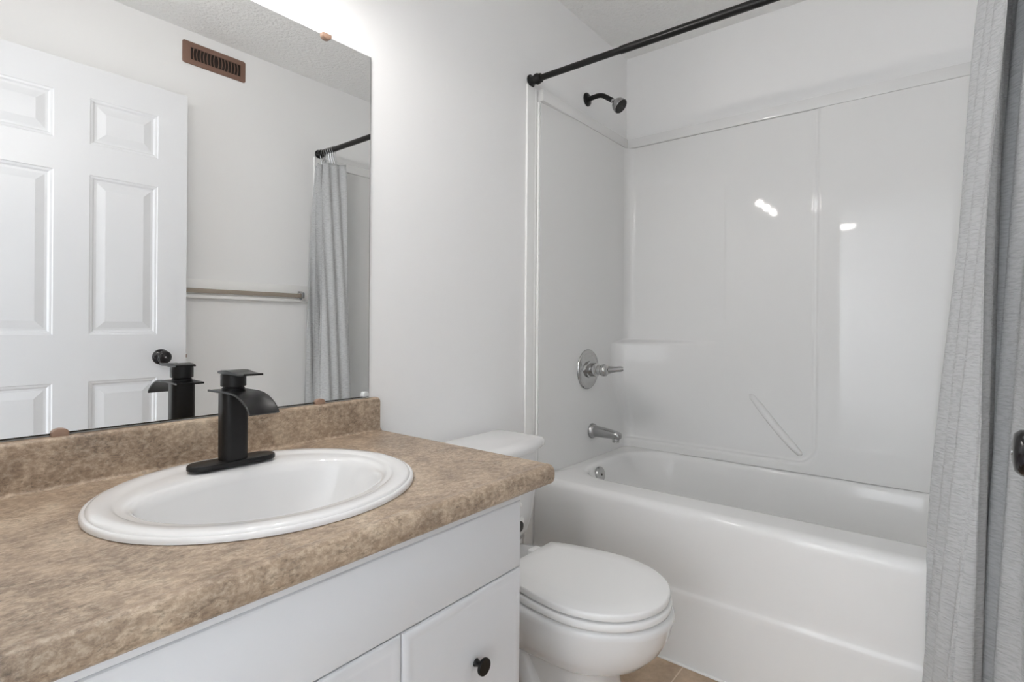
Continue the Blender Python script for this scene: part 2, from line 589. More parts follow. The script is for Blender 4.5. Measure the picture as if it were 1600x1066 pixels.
for k, z in ((0.93, -0.05), (0.84, -0.09), (0.68, -0.12), (0.45, -0.135), (0.2, -0.142), (0.10, -0.144)):
    rg.append(oval((SA - 0.068) * k, (SB - 0.066) * k, ZT + z, cy=SY - 0.01 * (1 - k), bback=0.106 * k + 0.03 * (1 - k) * k))
loft(bm, rg, False, True)
obj('basin', bm, M['sink'], snk, angle=60)
bm = bm_new()
lathe(bm, (SX, SY - 0.005, ZT - 0.1438), (0, 0, 1), [(0.022, 0), (0.022, 0.003), (0.018, 0.004), (0.016, 0.002), (0.0, 0.002)], 28)
obj('drain', bm, M['black'], snk)

# ------------------------------------------------------------ faucet
FX, FY = 0.495, -0.136
ZF = ZT + 0.0192
fau = thing('faucet', 'matte black waterfall faucet standing on the sink rim', 'faucet', (FX, FY, ZF - 0.005))
bm = bm_new()


def stadium(hl, hw, z, n=12, cx=FX, cy=FY):
    pts = []
    for i in range(n + 1):
        a = -PI / 2 + PI * i / n
        pts.append((cx + hl - hw + hw * math.cos(a), cy + hw * math.sin(a), z))
    for i in range(n + 1):
        a = PI / 2 + PI * i / n
        pts.append((cx - hl + hw + hw * math.cos(a), cy + hw * math.sin(a), z))
    return pts


loft(bm, [stadium(0.082, 0.026, ZF - 0.005), stadium(0.084, 0.0275, ZF - 0.004), stadium(0.084, 0.0275, ZF + 0.002), stadium(0.082, 0.026, ZF + 0.0045), stadium(0.080, 0.024, ZF + 0.005)])
obj('deck_plate', bm, M['black'], fau)


def rrect(hx, hy, rad, z, cx, cy, n=6):
    pts = []
    for sx, sy, a0 in ((1, 1, 0), (-1, 1, PI / 2), (-1, -1, PI), (1, -1, 3 * PI / 2)):
        for i in range(n + 1):
            a = a0 + PI / 2 * i / n
            pts.append((cx + sx * (hx - rad) + rad * math.cos(a), cy + sy * (hy - rad) + rad * math.sin(a), z))
    return pts


bm = bm_new()
loft(bm, [rrect(0.0248, 0.0215, 0.015, ZF + 0.0045, FX, FY), rrect(0.0248, 0.0215, 0.015, ZF + 0.010, FX, FY), rrect(0.0248, 0.0215, 0.015, 0.951, FX, FY)])
obj('body', bm, M['black'], fau)
# spout: broad sheet curving forward and down
bm = bm_new()
path = [(y + 0.015, z - 0.001) for y, z in [(-0.101, 0.953), (-0.125, 0.9535), (-0.150, 0.954), (-0.175, 0.9545), (-0.198, 0.9545), (-0.218, 0.953), (-0.235, 0.949), (-0.250, 0.943), (-0.262, 0.936), (-0.271, 0.929), (-0.278, 0.9215)]]
th = 0.0045
hwid = [0.0285, 0.0285, 0.0285, 0.0285, 0.0285, 0.0285, 0.0285, 0.0285, 0.0285, 0.0285, 0.0285]
rings = []
for i, (y, z) in enumerate(path):
    y2, z2 = path[min(i + 1, len(path) - 1)]
    y1, z1 = path[max(i - 1, 0)]
    t = Vector((0, y2 - y1, z2 - z1)).normalized()
    nrm = Vector((0, -t.z, t.y))
    if nrm.z < 0:
        nrm = -nrm
    h = hwid[i]
    ring = []
    for (ux, un) in ((-1, -0.4), (-0.97, -0.5), (0.97, -0.5), (1, -0.4), (1, 0.4), (0.97, 0.5), (0.9, 0.5), (0.86, 0.30), (-0.86, 0.30), (-0.9, 0.5), (-0.97, 0.5), (-1, 0.4)):
        ring.append(Vector((FX + ux * h, y, z)) + nrm * (un * th))
    rings.append(ring)
loft(bm, rings)
obj('spout', bm, M['black'], fau)
bm = bm_new()
lathe(bm, (FX, FY, 0.955), (0, 0, 1), [(0.021, 0), (0.021, 0.004), (0.019, 0.006), (0.019, 0.010)], 32)
obj('neck', bm, M['black'], fau)
# handle
bm = bm_new()
lathe(bm, (FX, FY, 0.963), (0, 0, 1), [(0.0225, 0), (0.0235, 0.001), (0.0235, 0.022), (0.0225, 0.026), (0.018, 0.027), (0, 0.027)], 36)
rings = []
for y, z, hx, t in ((-0.113, 0.9905, 0.021, 0.004), (-0.130, 0.9915, 0.0225, 0.007), (-0.150, 0.9918, 0.0225, 0.008), (-0.165, 0.9915, 0.022, 0.006), (-0.180, 0.9905, 0.021, 0.0045), (-0.200, 0.9895, 0.020, 0.004), (-0.219, 0.9905, 0.019, 0.0035)):
    rings.append([(FX - hx, y, z - t * 0.5), (FX + hx, y, z - t * 0.5), (FX + hx, y, z + t * 0.3), (FX + hx * 0.95, y, z + t * 0.5), (FX - hx * 0.95, y, z + t * 0.5), (FX - hx, y, z + t * 0.3)])
loft(bm, rings)
obj('handle', bm, M['black'], fau)

# ------------------------------------------------------------ vanity cabinet
VX1, VY = 0.863, -0.567
van = thing('vanity_cabinet', 'white vanity cabinet under the brown countertop', 'cabinet', (0.41, -0.30, 0))
bm = bm_new()
box(bm, (VX1 - 0.016, VY, 0.10), (VX1, -0.003, 0.7525), 0.001)
box(bm, (-0.048, VY, 0.10), (-0.032, -0.003, 0.7525))
box(bm, (-0.032, -0.012, 0.116), (VX1 - 0.016, -0.004, 0.60))
box(bm, (-0.032, VY, 0.10), (VX1 - 0.016, -0.004, 0.116))
box(bm, (-0.032, VY, 0.585), (VX1 - 0.016, VY + 0.016, 0.7525))
box(bm, (-0.048, -0.50, 0.0), (VX1 - 0.01, -0.03, 0.10))
obj('carcass', bm, M['cabinet'], van, smooth=False)


def front(x0, x1, z0, z1, panel=False):
    bm = bm_new()
    y0, y1 = VY - 0.0005, VY - 0.019
    rings = []
    for ins, y in ((0, y0), (0, y1 + 0.004), (0.0015, y1 + 0.0015), (0.005, y1)):
        rings.append([(x0 + ins, y, z0 + ins), (x1 - ins, y, z0 + ins), (x1 - ins, y, z1 - ins), (x0 + ins, y, z1 - ins)])
    if panel:
        for ins, y in ((0.014, y1), (0.018, y1 + 0.0010), (0.024, y1 + 0.0012)):
            rings.append([(x0 + ins, y, z0 + ins), (x1 - ins, y, z0 + ins), (x1 - ins, y, z1 - ins), (x0 + ins, y, z1 - ins)])
    loft(bm, rings)
    return bm


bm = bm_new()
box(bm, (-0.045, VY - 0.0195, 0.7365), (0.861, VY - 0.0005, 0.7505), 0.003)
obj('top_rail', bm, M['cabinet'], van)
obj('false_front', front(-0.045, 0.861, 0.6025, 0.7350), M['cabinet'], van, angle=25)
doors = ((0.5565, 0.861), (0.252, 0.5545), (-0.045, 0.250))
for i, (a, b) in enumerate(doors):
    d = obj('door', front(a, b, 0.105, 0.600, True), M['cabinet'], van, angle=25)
    kx = 0.735 if i == 0 else (0.375 if i == 1 else 0.15)
    kx = (0.728, 0.465, 0.15)[i]
    bm = bm_new()
    lathe(bm, (kx, VY - 0.019, 0.472), (0, -1, 0), [(0.0075, 0), (0.0065, 0.002), (0.0055, 0.006), (0.0055, 0.012), (0.0075, 0.0145), (0.0150, 0.017), (0.0155, 0.018), (0.0155, 0.021), (0.0148, 0.0225), (0, 0.0225)], 32)
    k = obj('knob', bm, M['black'], d)
    k['label'] = 'small round black knob'

# toilet paper holder on the cabinet side
tph = thing('paper_holder', 'white toilet paper holder on the vanity side by the tank', 'paper holder', (VX1, -0.53, 0.66))
bm = bm_new()
box(bm, (VX1 + 0.0005, -0.555, 0.650), (VX1 + 0.008, -0.505, 0.716), 0.003)
tube(bm, [(VX1 + 0.006, -0.53, 0.695), (VX1 + 0.03, -0.53, 0.703), (VX1 + 0.058, -0.53, 0.702), (VX1 + 0.066, -0.53, 0.695)], [0.012, 0.008, 0.007, 0.006], 14)
obj('bracket', bm, M['trim'], tph)
bm = bm_new()
box(bm, (VX1 + 0.008, -0.552, 0.650), (VX1 + 0.058, -0.520, 0.680), 0.008, 4)
obj('arm', bm, M['trim'], tph)
bm = bm_new()
lathe(bm, (VX1 + 0.036, -0.5525, 0.663), (0, -1, 0), [(0.011, 0), (0.011, 0.003), (0.008, 0.004), (0, 0.004)], 20)
obj('roller_socket', bm, M['rubber'], tph)

# ------------------------------------------------------------ toilet
TX = 1.253
toi = thing('toilet', 'white two-piece toilet between the vanity and the tub', 'toilet', (TX, -0.40, 0))


def sup(hx, hy, cx, cy, z, n=64, ex=2.0, eyb=None):
    pts = []
    for i in range(n):
        a = 2 * PI * i / n
        c_, s_ = math.cos(a), math.sin(a)
        e1 = eyb if (eyb and s_ > 0) else ex
        pts.append((cx + hx * math.copysign(abs(c_) ** (2 / e1), c_), cy + hy * math.copysign(abs(s_) ** (2 / e1), s_), z))
    return pts


def egg(grow, z, yb=-0.305, yt=-0.729, hw=0.1765, hb=0.128, n=40):
    """round-front lid outline, straight at the hinge side"""
    ctrl = [(yb, hb), (-0.35, 0.148), (-0.41, 0.165), (-0.47, 0.1765), (-0.53, 0.181), (-0.58, 0.1755), (-0.63, 0.159), (-0.67, 0.134), (-0.70, 0.103), (-0.72, 0.068), (-0.731, 0.034), (-0.735, 0.0)]
    right_ = []
    for y, h in ctrl:
        h2 = h * hw / 0.181
        y2 = y
        if y < -0.53:
            y2 = -0.53 + (y + 0.53) * (yt + 0.53) / (-0.735 + 0.53)
        right_.append(Vector((h2, y2)))
    # Catmull-Rom refine
    fine = []
    for i in range(len(right_) - 1):
        p0 = right_[max(i - 1, 0)]
        p1, p2 = right_[i], right_[i + 1]
        p3 = right_[i + 2] if i + 2 < len(right_) else Vector((-right_[-2].x, right_[-2].y))
        for k in range(4):
            t = k / 4
            fine.append(0.5 * ((2 * p1) + (p2 - p0) * t + (2 * p0 - 5 * p1 + 4 * p2 - p3) * t * t + (3 * p1 - p0 - 3 * p2 + p3) * t ** 3))
    fine.append(right_[-1])
    c_ = Vector((0, -0.53))
    out = []
    full = fine + [Vector((-p.x, p.y)) for p in reversed(fine[:-1])]
    for p in full:
        d = p - c_
        q = p + d.normalized() * grow
        out.append((TX + q.x, q.y, z))
    return out


bm = bm_new()
loft(bm, [egg(-0.020, 0.4022), egg(-0.0012, 0.4035), egg(0, 0.407), egg(0, 0.4155), egg(-0.0015, 0.4185), egg(-0.005, 0.4200), egg(-0.05, 0.4218), egg(-0.12, 0.4225)])
obj('lid', bm, M['seat'], toi, angle=60)
bm = bm_new()
loft(bm, [egg(-0.014, 0.3782), egg(0.002, 0.3797), egg(0.0045, 0.385), egg(0.0045, 0.393), egg(0.0032, 0.3965), egg(-0.002, 0.3982), egg(-0.018, 0.3988)])
obj('seat', bm, M['seat'], toi, angle=60)
for s in (-1, 1):
    bm = bm_new()
    box(bm, (TX + s * 0.075 - 0.022, -0.300, 0.377), (TX + s * 0.075 + 0.022, -0.268, 0.409), 0.006, 3)
    obj('hinge', bm, M['seat'], toi)
# bowl and pedestal
bm = bm_new()


def bowlring(hw, yf, yb, z, ex=2.15, n=72, flat=3.2, y0=-0.50):
    pts = []
    for i in range(n):
        a = 2 * PI * i / n
        c_, s_ = math.cos(a), math.sin(a)
        if s_ <= 0:
            x = hw * math.copysign(abs(c_) ** (2 / ex), c_)
            y = y0 + (y0 - yf) * (-(abs(s_) ** (2 / ex)))
        else:
            x = hw * math.copysign(abs(c_) ** (2 / flat), c_)
            y = y0 + (yb - y0) * abs(s_) ** (2 / flat)
        pts.append((TX + x, y, z))
    return pts


rings = [bowlring(0.130, -0.628, -0.16, 0.0, 3.0), bowlring(0.130, -0.628, -0.16, 0.010, 3.0), bowlring(0.118, -0.612, -0.17, 0.028, 2.8), bowlring(0.108, -0.598, -0.17, 0.09, 2.6), bowlring(0.100, -0.588, -0.17, 0.16, 2.4),
         bowlring(0.100, -0.588, -0.17, 0.215, 2.3), bowlring(0.103, -0.593, -0.17, 0.228, 2.2), bowlring(0.116, -0.616, -0.165, 0.2325, 2.15), bowlring(0.138, -0.654, -0.16, 0.240, 2.1), bowlring(0.156, -0.687, -0.15, 0.257, 2.05),
         bowlring(0.169, -0.712, -0.14, 0.285, 2.05), bowlring(0.178, -0.730, -0.12, 0.320, 2.05), bowlring(0.182, -0.739, -0.10, 0.355, 2.05), bowlring(0.183, -0.741, -0.10, 0.367, 2.05), bowlring(0.179, -0.736, -0.105, 0.3745, 2.05), bowlring(0.165, -0.72, -0.12, 0.3765, 2.05)]
loft(bm, rings)
obj('bowl', bm, M['porcelain'], toi, angle=70)
# trapway relief on both sides
for s in (-1, 1):
    bm = bm_new()
    pts = [(TX + s * 0.085, -0.46, 0.02), (TX + s * 0.088, -0.42, 0.11), (TX + s * 0.088, -0.36, 0.19), (TX + s * 0.086, -0.29, 0.22), (TX + s * 0.084, -0.23, 0.17), (TX + s * 0.082, -0.20, 0.03)]
    tube(bm, pts, [0.034, 0.036, 0.038, 0.036, 0.034, 0.034], 16)
    obj('trapway', bm, M['porcelain'], toi)
# tank


def tankring(hx, yb, yf, bul, z, n=24):
    pts = []
    rad = 0.02
    for i in range(7):
        a = PI / 2 * i / 6
        pts.append((TX + hx - 0.012 + 0.012 * math.cos(a), yb - 0.012 + 0.012 * math.sin(a), z))
    for i in range(7):
        a = PI / 2 + PI / 2 * i / 6
        pts.append((TX - hx + 0.012 + 0.012 * math.cos(a), yb - 0.012 + 0.012 * math.sin(a), z))
    for i in range(7):
        a = PI + PI / 2 * i / 6
        pts.append((TX - hx + rad + rad * math.cos(a), yf + rad + rad * math.sin(a), z))
    for i in range(1, n):
        t = i / n
        x = -hx + rad + (2 * hx - 2 * rad) * t
        pts.append((TX + x, yf - bul * math.sin(PI * t) ** 0.9, z))
    for i in range(7):
        a = 3 * PI / 2 + PI / 2 * i / 6
        pts.append((TX + hx - rad + rad * math.cos(a), yf + rad + rad * math.sin(a), z))
    return pts


bm = bm_new()
loft(bm, [tankring(0.150, -0.03, -0.150, 0.012, 0.381), tankring(0.170, -0.022, -0.172, 0.02, 0.386), tankring(0.184, -0.018, -0.186, 0.026, 0.42), tankring(0.196, -0.016, -0.194, 0.030, 0.47), tankring(0.208, -0.015, -0.199, 0.033, 0.56), tankring(0.214, -0.014, -0.201, 0.034, 0.64), tankring(0.216, -0.014, -0.202, 0.034, 0.685)])
tank = obj('tank', bm, M['porcelain'], toi, angle=60)
bm = bm_new()
loft(bm, [tankring(0.226, -0.010, -0.212, 0.040, 0.686), tankring(0.230, -0.008, -0.216, 0.042, 0.689), tankring(0.231, -0.007, -0.217, 0.042, 0.704), tankring(0.229, -0.009, -0.215, 0.041, 0.711), tankring(0.224, -0.013, -0.210, 0.038, 0.7165), tankring(0.20, -0.03, -0.18, 0.03, 0.7205)])
obj('tank_lid', bm, M['porcelain'], toi, angle=60)
bm = bm_new()
tube(bm, [(TX - 0.15, -0.222, 0.645), (TX - 0.15, -0.245, 0.645)], 0.012, 16)
tube(bm, [(TX - 0.15, -0.243, 0.645), (TX - 0.11, -0.248, 0.642), (TX - 0.07, -0.248, 0.636)], [0.007, 0.006, 0.008], 14)
obj('flush_lever', bm, M['chrome'], toi)

# ------------------------------------------------------------ bathtub
tub = thing('bathtub', 'white enamel bathtub with a plain apron front', 'bathtub', (2.09, -0.74, 0))
TY0, TY1 = -0.002, YB + 0.002
RZ = 0.495


def rr4(x0, x1, ya, yb, z, rads, n=10):
    """rounded rect; corner radii order: (x0,ya) (x1,ya) (x1,yb) (x0,yb), ya > yb"""
    pts = []
    cs = ((x0, ya, 1, -1, rads[0]), (x1, ya, -1, -1, rads[1]), (x1, yb, -1, 1, rads[2]), (x0, yb, 1, 1, rads[3]))
    a0s = (PI, PI / 2, 0, -PI / 2)
    for (cx, cy, sx, sy, rr), a0 in zip(cs, a0s):
        for i in range(n + 1):
            a = a0 - PI / 2 * i / n
            pts.append((cx + sx * rr + rr * math.cos(a), cy + sy * rr + rr * math.sin(a), z))
    # extra points along the long sides keep the shading clean
    return pts


def tubout(xf, z):
    return rr4(xf, 2.478, TY0, TY1, z, (0.003, 0.003, 0.003, 0.003))


rings = [tubout(1.692, 0.0), tubout(1.6985, 0.205), tubout(1.6990, 0.222), tubout(1.7005, 0.228), tubout(1.7035, 0.233), tubout(1.7055, 0.239), tubout(1.7060, 0.26), tubout(1.708, 0.45), tubout(1.709, 0.468), tubout(1.712, 0.480), tubout(1.719, 0.489), tubout(1.729, 0.494), tubout(1.742, 0.4955)]
inn = lambda d, z, e=0.0: rr4(1.848 + d, 2.4372 - d * 0.8, -0.092 - d - e, -1.40 + d + e * 2, z, (0.15 - d * 0.2, 0.24 - d * 0.2, 0.2, 0.16))
rings += [inn(-0.022, 0.4965), inn(-0.008, 0.496), inn(0.0, 0.492), inn(0.006, 0.484), inn(0.010, 0.470), inn(0.022, 0.40, 0.01), inn(0.04, 0.28, 0.03), inn(0.058, 0.18, 0.05), inn(0.085, 0.13, 0.06), inn(0.14, 0.112, 0.07)]
bm = bm_new()
loft(bm, rings, True, True)
obj('shell', bm, M['acrylic'], tub, angle=50)
bm = bm_new()
box(bm, (1.683, -1.48, 0.0), (1.693, -0.01, 0.006), 0.003)
cb = obj('caulk_bead', bm, M['trim'], tub)
# overflow plate on the sloped end wall
bm = bm_new()
ovc = Vector((2.035, -0.111, 0.452))
oax = Vector((0, -1, 0.16)).normalized()
lathe(bm, ovc, oax, [(0.034, -0.004), (0.034, 0.003), (0.032, 0.007), (0.026, 0.009), (0.012, 0.0098), (0, 0.010)], 36)
for k in range(3):
    pass
ov = obj('overflow_plate', bm, M['chrome'], tub)
ov['label'] = 'round chrome overflow plate'
bm = bm_new()
lathe(bm, ovc + oax * 0.0098, oax, [(0.0045, 0), (0.0045, 0.0015), (0.0, 0.0015)], 14)
obj('screw', bm, M['dark'], ov)
bm = bm_new()
lathe(bm, (2.10, -0.33, 0.1125), (0, 0, 1), [(0.03, 0), (0.03, 0.003), (0.0, 0.004)], 24)
obj('drain', bm, M['chrome'], tub)

# ------------------------------------------------------------ surround
sur = thing('tub_surround', 'glossy white moulded surround panels above the bathtub', 'tub surround', (2.1, -0.74, 0.495))
XB = 2.446
SZ0, SZ1 = 0.4968, 1.967


def back_x(y, z):
    # recessed field with a rounded lower corner
    dx = -(y + 0.862)          # >0 to the right of the field (towards -y)
    dz = 0.533 - z             # >0 below the field
    rad = 0.07
    qx, qz = dx + rad, dz + rad
    d = math.hypot(max(qx, 0), max(qz, 0)) + min(max(qx, qz), 0) - rad
    # only towards the tub, closed at the corner side
    x = XB - 0.008 * sstep(-0.006, 0.008, d) - 0.0030 * math.exp(-((d + 0.010) / 0.005) ** 2)
    if z < 0.56:
        x -= 0.0
    # shallow step beside the corner
    x += 0.0028 * sstep(-0.506, -0.496, y) * sstep(1.06, 1.12, z) * (1 - sstep(1.75, 1.78, z))
    # corner shelf block
    yy = -0.03 - y
    g = max(0.0, 1 - yy / 0.46)
    g = g ** 1.55
    h = (1 - sstep(1.004, 1.028, z)) * sstep(0.60, 0.86, z + 0.10 * min(1, yy / 0.3))
    x -= 0.118 * g * h
    # fillets into both end panels
    for q in (yy, y - (YB + 0.03)):
        if q < 0.045:
            q = max(q, 0)
            x -= 0.045 - math.sqrt(max(0, 0.045 ** 2 - (0.045 - q) ** 2))
    return x


ys = [-0.03 - 0.003 * i for i in range(16)]
y = ys[-1]
while y > YB + 0.03 + 0.05:
    y -= 0.0045
    ys.append(y)
ys += [YB + 0.03 + 0.045 - 0.003 * i for i in range(16)]
ys = sorted(set(round(v, 5) for v in ys), reverse=True)
zs = []
z = SZ0
while z < 0.66:
    zs.append(z)
    z += 0.004
while z < 1.0:
    zs.append(z)
    z += 0.008
while z < 1.04:
    zs.append(z)
    z += 0.002
while z < SZ1:
    zs.append(z)
    z += 0.012
zs.append(SZ1)
bm = bm_new()
vv = [[bm.verts.new((back_x(y, z), y, z)) for y in ys] for z in zs]
for i in range(len(zs) - 1):
    for j in range(len(ys) - 1):
        bm.faces.new((vv[i][j], vv[i][j + 1], vv[i + 1][j + 1], vv[i + 1][j]))
# top return to the wall
top = [bm.verts.new((XR - 0.002, y, SZ1)) for y in ys]
for j in range(len(ys) - 1):
    bm.faces.new((vv[-1][j], vv[-1][j + 1], top[j + 1], top[j]))
obj('long_panel', bm, M['gelcoat'], sur, angle=80)
for (yw, s) in ((0.0, -1), (YB, 1)):
    bm = bm_new()
    # side panel as an extruded plan profile: flange, small step, raised field
    pr = [(1.7145, 0.001), (1.7145, 0.016), (1.74, 0.0173), (1.77, 0.0187), (1.80, 0.0203), (1.84, 0.0226), (1.88, 0.0250), (1.92, 0.0272), (1.96, 0.0289), (2.0, 0.0298), (2.04, 0.030), (2.10, 0.030), (2.46, 0.030), (2.46, 0.001)]
    loft(bm, [[(x, yw + s * d, zz) for x, d in pr] for zz in (SZ0, SZ1)])
    obj('end_panel', bm, M['gelcoat'], sur, angle=50)
# flat strips at the tub's front edge, from the floor to the top band
for tn, yw, s, lb in (('trim_2', 0.0, -1, 'white vertical strip between wall and tub surround below the rod'), ('trim_3', YB, 1, 'white vertical strip behind the shower curtain')):
    bm = bm_new()
    a, b = sorted((yw + s * 0.0008, yw + s * 0.007))
    box(bm, (1.641, a, 0.003), (1.690, b, 2.013), 0.0015)
    box(bm, (1.690, a, SZ0 + 0.002), (1.7045, b, 2.013), 0.0015)
    e_ = [(1.6395, 0.0045), (1.6345, 0.0045)]
    for cx_, zlo, zhi, d_ in ((1.6395, 0.004, 2.014, 0.0062), (1.709, SZ0 + 0.002, 1.965, 0.0105)):
        tube(bm, [(cx_, yw + s * d_, zlo), (cx_, yw + s * d_, zhi)], 0.0052, 12)
    struct(tn, bm, M['trim'], lb, 'trim', smooth=True)
bm = bm_new()
box(bm, (1.7095, -0.0315, SZ1 + 0.0012), (2.4365, -0.001, 2.014), 0.002)
obj('top_band', bm, M['gelcoat'], sur)
bm = bm_new()
box(bm, (1.7095, YB + 0.001, SZ1 + 0.0012), (2.4365, YB + 0.0315, 2.014), 0.002)
obj('top_band', bm, M['gelcoat'], sur)
bm = bm_new()
box(bm, (2.437, YB + 0.001, SZ1 + 0.0012), (XR - 0.001, -0.001, 2.014), 0.002)
obj('top_band', bm, M['gelcoat'], sur)
# moulded diagonal grip
bm = bm_new()
gp = [(-0.609, 0.800), (-0.618, 0.789), (-0.648, 0.753), (-0.680, 0.712), (-0.712, 0.672), (-0.745, 0.634), (-0.778, 0.598), (-0.803, 0.573), (-0.810, 0.567)]
tube(bm, [(back_x(y, z) + 0.002, y, z) for y, z in gp], [0.004, 0.012, 0.0155, 0.0165, 0.0165, 0.0165, 0.0155, 0.012, 0.004], 20, flat=(1, 1))
obj('moulded_grip', bm, M['gelcoat'], sur, angle=70)

# ------------------------------------------------------------ shower fittings
YP = -0.030
val = thing('shower_valve', 'round chrome shower valve with a lever on the surround', 'shower valve', (2.063, YP, 0.90))
bm = bm_new()
lathe(bm, (2.063, YP, 0.897), (0, -1, 0), [(0.088, 0), (0.088, 0.003), (0.084, 0.008), (0.076, 0.010), (0.073, 0.0085), (0.068, 0.009), (0.060, 0.013), (0.050, 0.014), (0.046, 0.0125), (0, 0.0125)], 56)
obj('escutcheon', bm, M['chrome'], val)
bm = bm_new()
lathe(bm, (2.063, YP - 0.012, 0.897), (0, -1, 0), [(0.036, 0), (0.036, 0.004), (0.030, 0.006), (0.030, 0.036), (0.026, 0.040), (0.021, 0.042), (0.021, 0.058), (0.0255, 0.062), (0.027, 0.070), (0.025, 0.080), (0.018, 0.087), (0.008, 0.090), (0, 0.090)], 36)
obj('hub', bm, M['chrome'], val)
bm = bm_new()
tube(bm, [(2.072, YP - 0.085, 0.897), (2.085, YP - 0.105, 0.899), (2.095, YP - 0.122, 0.901), (2.104, YP - 0.140, 0.903), (2.109, YP - 0.150, 0.904)], [0.020, 0.0145, 0.0115, 0.012, 0.009], 18)
obj('lever', bm, M['brushed'], val)

spt = thing('tub_spout', 'chrome tub spout on the surround below the valve', 'tub spout', (2.103, YP, 0.62))
bm = bm_new()
lathe(bm, (2.103, YP, 0.620), (0, -1, 0), [(0.0335, 0), (0.0335, 0.005), (0.031, 0.012), (0.026, 0.020), (0.022, 0.022)], 36)
obj('flange', bm, M['brushed'], spt)
bm = bm_new()
rings = []
for y, z, hx, hz in ((0.012, 0.620, 0.024, 0.024), (0.05, 0.619, 0.0235, 0.0225), (0.09, 0.617, 0.0225, 0.0195), (0.118, 0.615, 0.0215, 0.0175), (0.132, 0.613, 0.020, 0.0165), (0.140, 0.612, 0.0165, 0.013), (0.143, 0.611, 0.010, 0.008)):
    rings.append([(2.103 + hx * math.copysign(abs(math.cos(a)) ** 0.75, math.cos(a)), YP - y, z + hz * math.copysign(abs(math.sin(a)) ** 0.75, math.sin(a))) for a in [2 * PI * i / 32 for i in range(32)]])
loft(bm, rings)
obj('body', bm, M['brushed'], spt)
bm = bm_new()
lathe(bm, (2.103, YP - 0.120, 0.604), (0, 0, -1), [(0.0165, 0), (0.0165, 0.010), (0.0145, 0.011), (0.0145, 0.014), (0.0155, 0.015), (0.0155, 0.020), (0.011, 0.021)], 28)
obj('outlet', bm, M['chrome'], spt)

shw = thing('wall_shower', 'shower head on a bent black arm above the surround', 'shower head', (2.092, 0, 2.106))
bm = bm_new()
lathe(bm, (2.092, -0.0005, 2.106), (0, -1, 0), [(0.030, 0), (0.030, 0.003), (0.028, 0.007), (0.020, 0.011), (0.012, 0.012)], 32)
obj('wall_flange', bm, M['rod'], shw)
bm = bm_new()
ap = [(2.092, -0.005, 2.106), (2.092, -0.035, 2.108), (2.092, -0.055, 2.109), (2.092, -0.070, 2.107), (2.092, -0.085, 2.101), (2.092, -0.100, 2.0905), (2.092, -0.128, 2.070)]
tube(bm, ap, 0.0105, 20)
obj('arm', bm, M['rod'], shw)
sax = Vector((0.0, -0.80, -0.60)).normalized()
s0 = Vector((2.092, -0.126, 2.0715))
bm = bm_new()
lathe(bm, s0, sax, [(0.0085, 0), (0.0095, 0.001), (0.0095, 0.011), (0.012, 0.014), (0.012, 0.017)], 24)
obj('collar', bm, M['chrome'], shw)
bm = bm_new()
hax = Vector((0.0, -0.74, -0.67)).normalized()
s1 = s0 + sax * 0.014
lathe(bm, s1, hax, [(0.009, -0.002), (0.015, 0.004), (0.023, 0.012), (0.029, 0.022), (0.0325, 0.034), (0.0335, 0.042), (0.032, 0.044)], 40)
hd = obj('head', bm, M['brushed'], shw)
bm = bm_new()
lathe(bm, s1 + hax * 0.0438, hax, [(0.0305, 0), (0.0305, 0.0015), (0.028, 0.0022), (0, 0.0024)], 36)
u_, v_, w_ = frame_of(hax)
for rr, n in ((0.009, 6), (0.018, 12), (0.025, 18)):
    for i in range(n):
        a = 2 * PI * i / n
        lathe(bm, s1 + hax * 0.0455 + (u_ * math.cos(a) + v_ * math.sin(a)) * rr, hax, [(0.0016, 0), (0.0014, 0.0025), (0, 0.0025)], 6)
obj('spray_face', bm, M['rubber'], shw)

# ------------------------------------------------------------ curtain rod
RX, RZr = 1.668, 2.036
rod = thing('curtain_rod', 'black tension rod spanning the front of the tub', 'curtain rod', (RX, -0.74, RZr))
bm = bm_new()
tube(bm, [(RX, -0.03, RZr), (RX, -0.40, RZr)], 0.0115, 24)
obj('inner_tube', bm, M['rod'], rod)
bm = bm_new()
tube(bm, [(RX, -0.385, RZr), (RX, -1.455, RZr)], 0.0135, 24)
obj('outer_tube', bm, M['rod'], rod)
for yw, s in ((-0.0005, -1), (YB + 0.0005, 1)):
    bm = bm_new()
    lathe(bm, (RX, yw, RZr), (0, s, 0), [(0.024, 0), (0.024, 0.004), (0.018, 0.008), (0.0165, 0.022), (0.0175, 0.026), (0.0205, 0.028), (0.0205, 0.036), (0.0175, 0.040), (0.0165, 0.050), (0.012, 0.053)], 32)
    obj('end_cap', bm, M['rod'], rod)

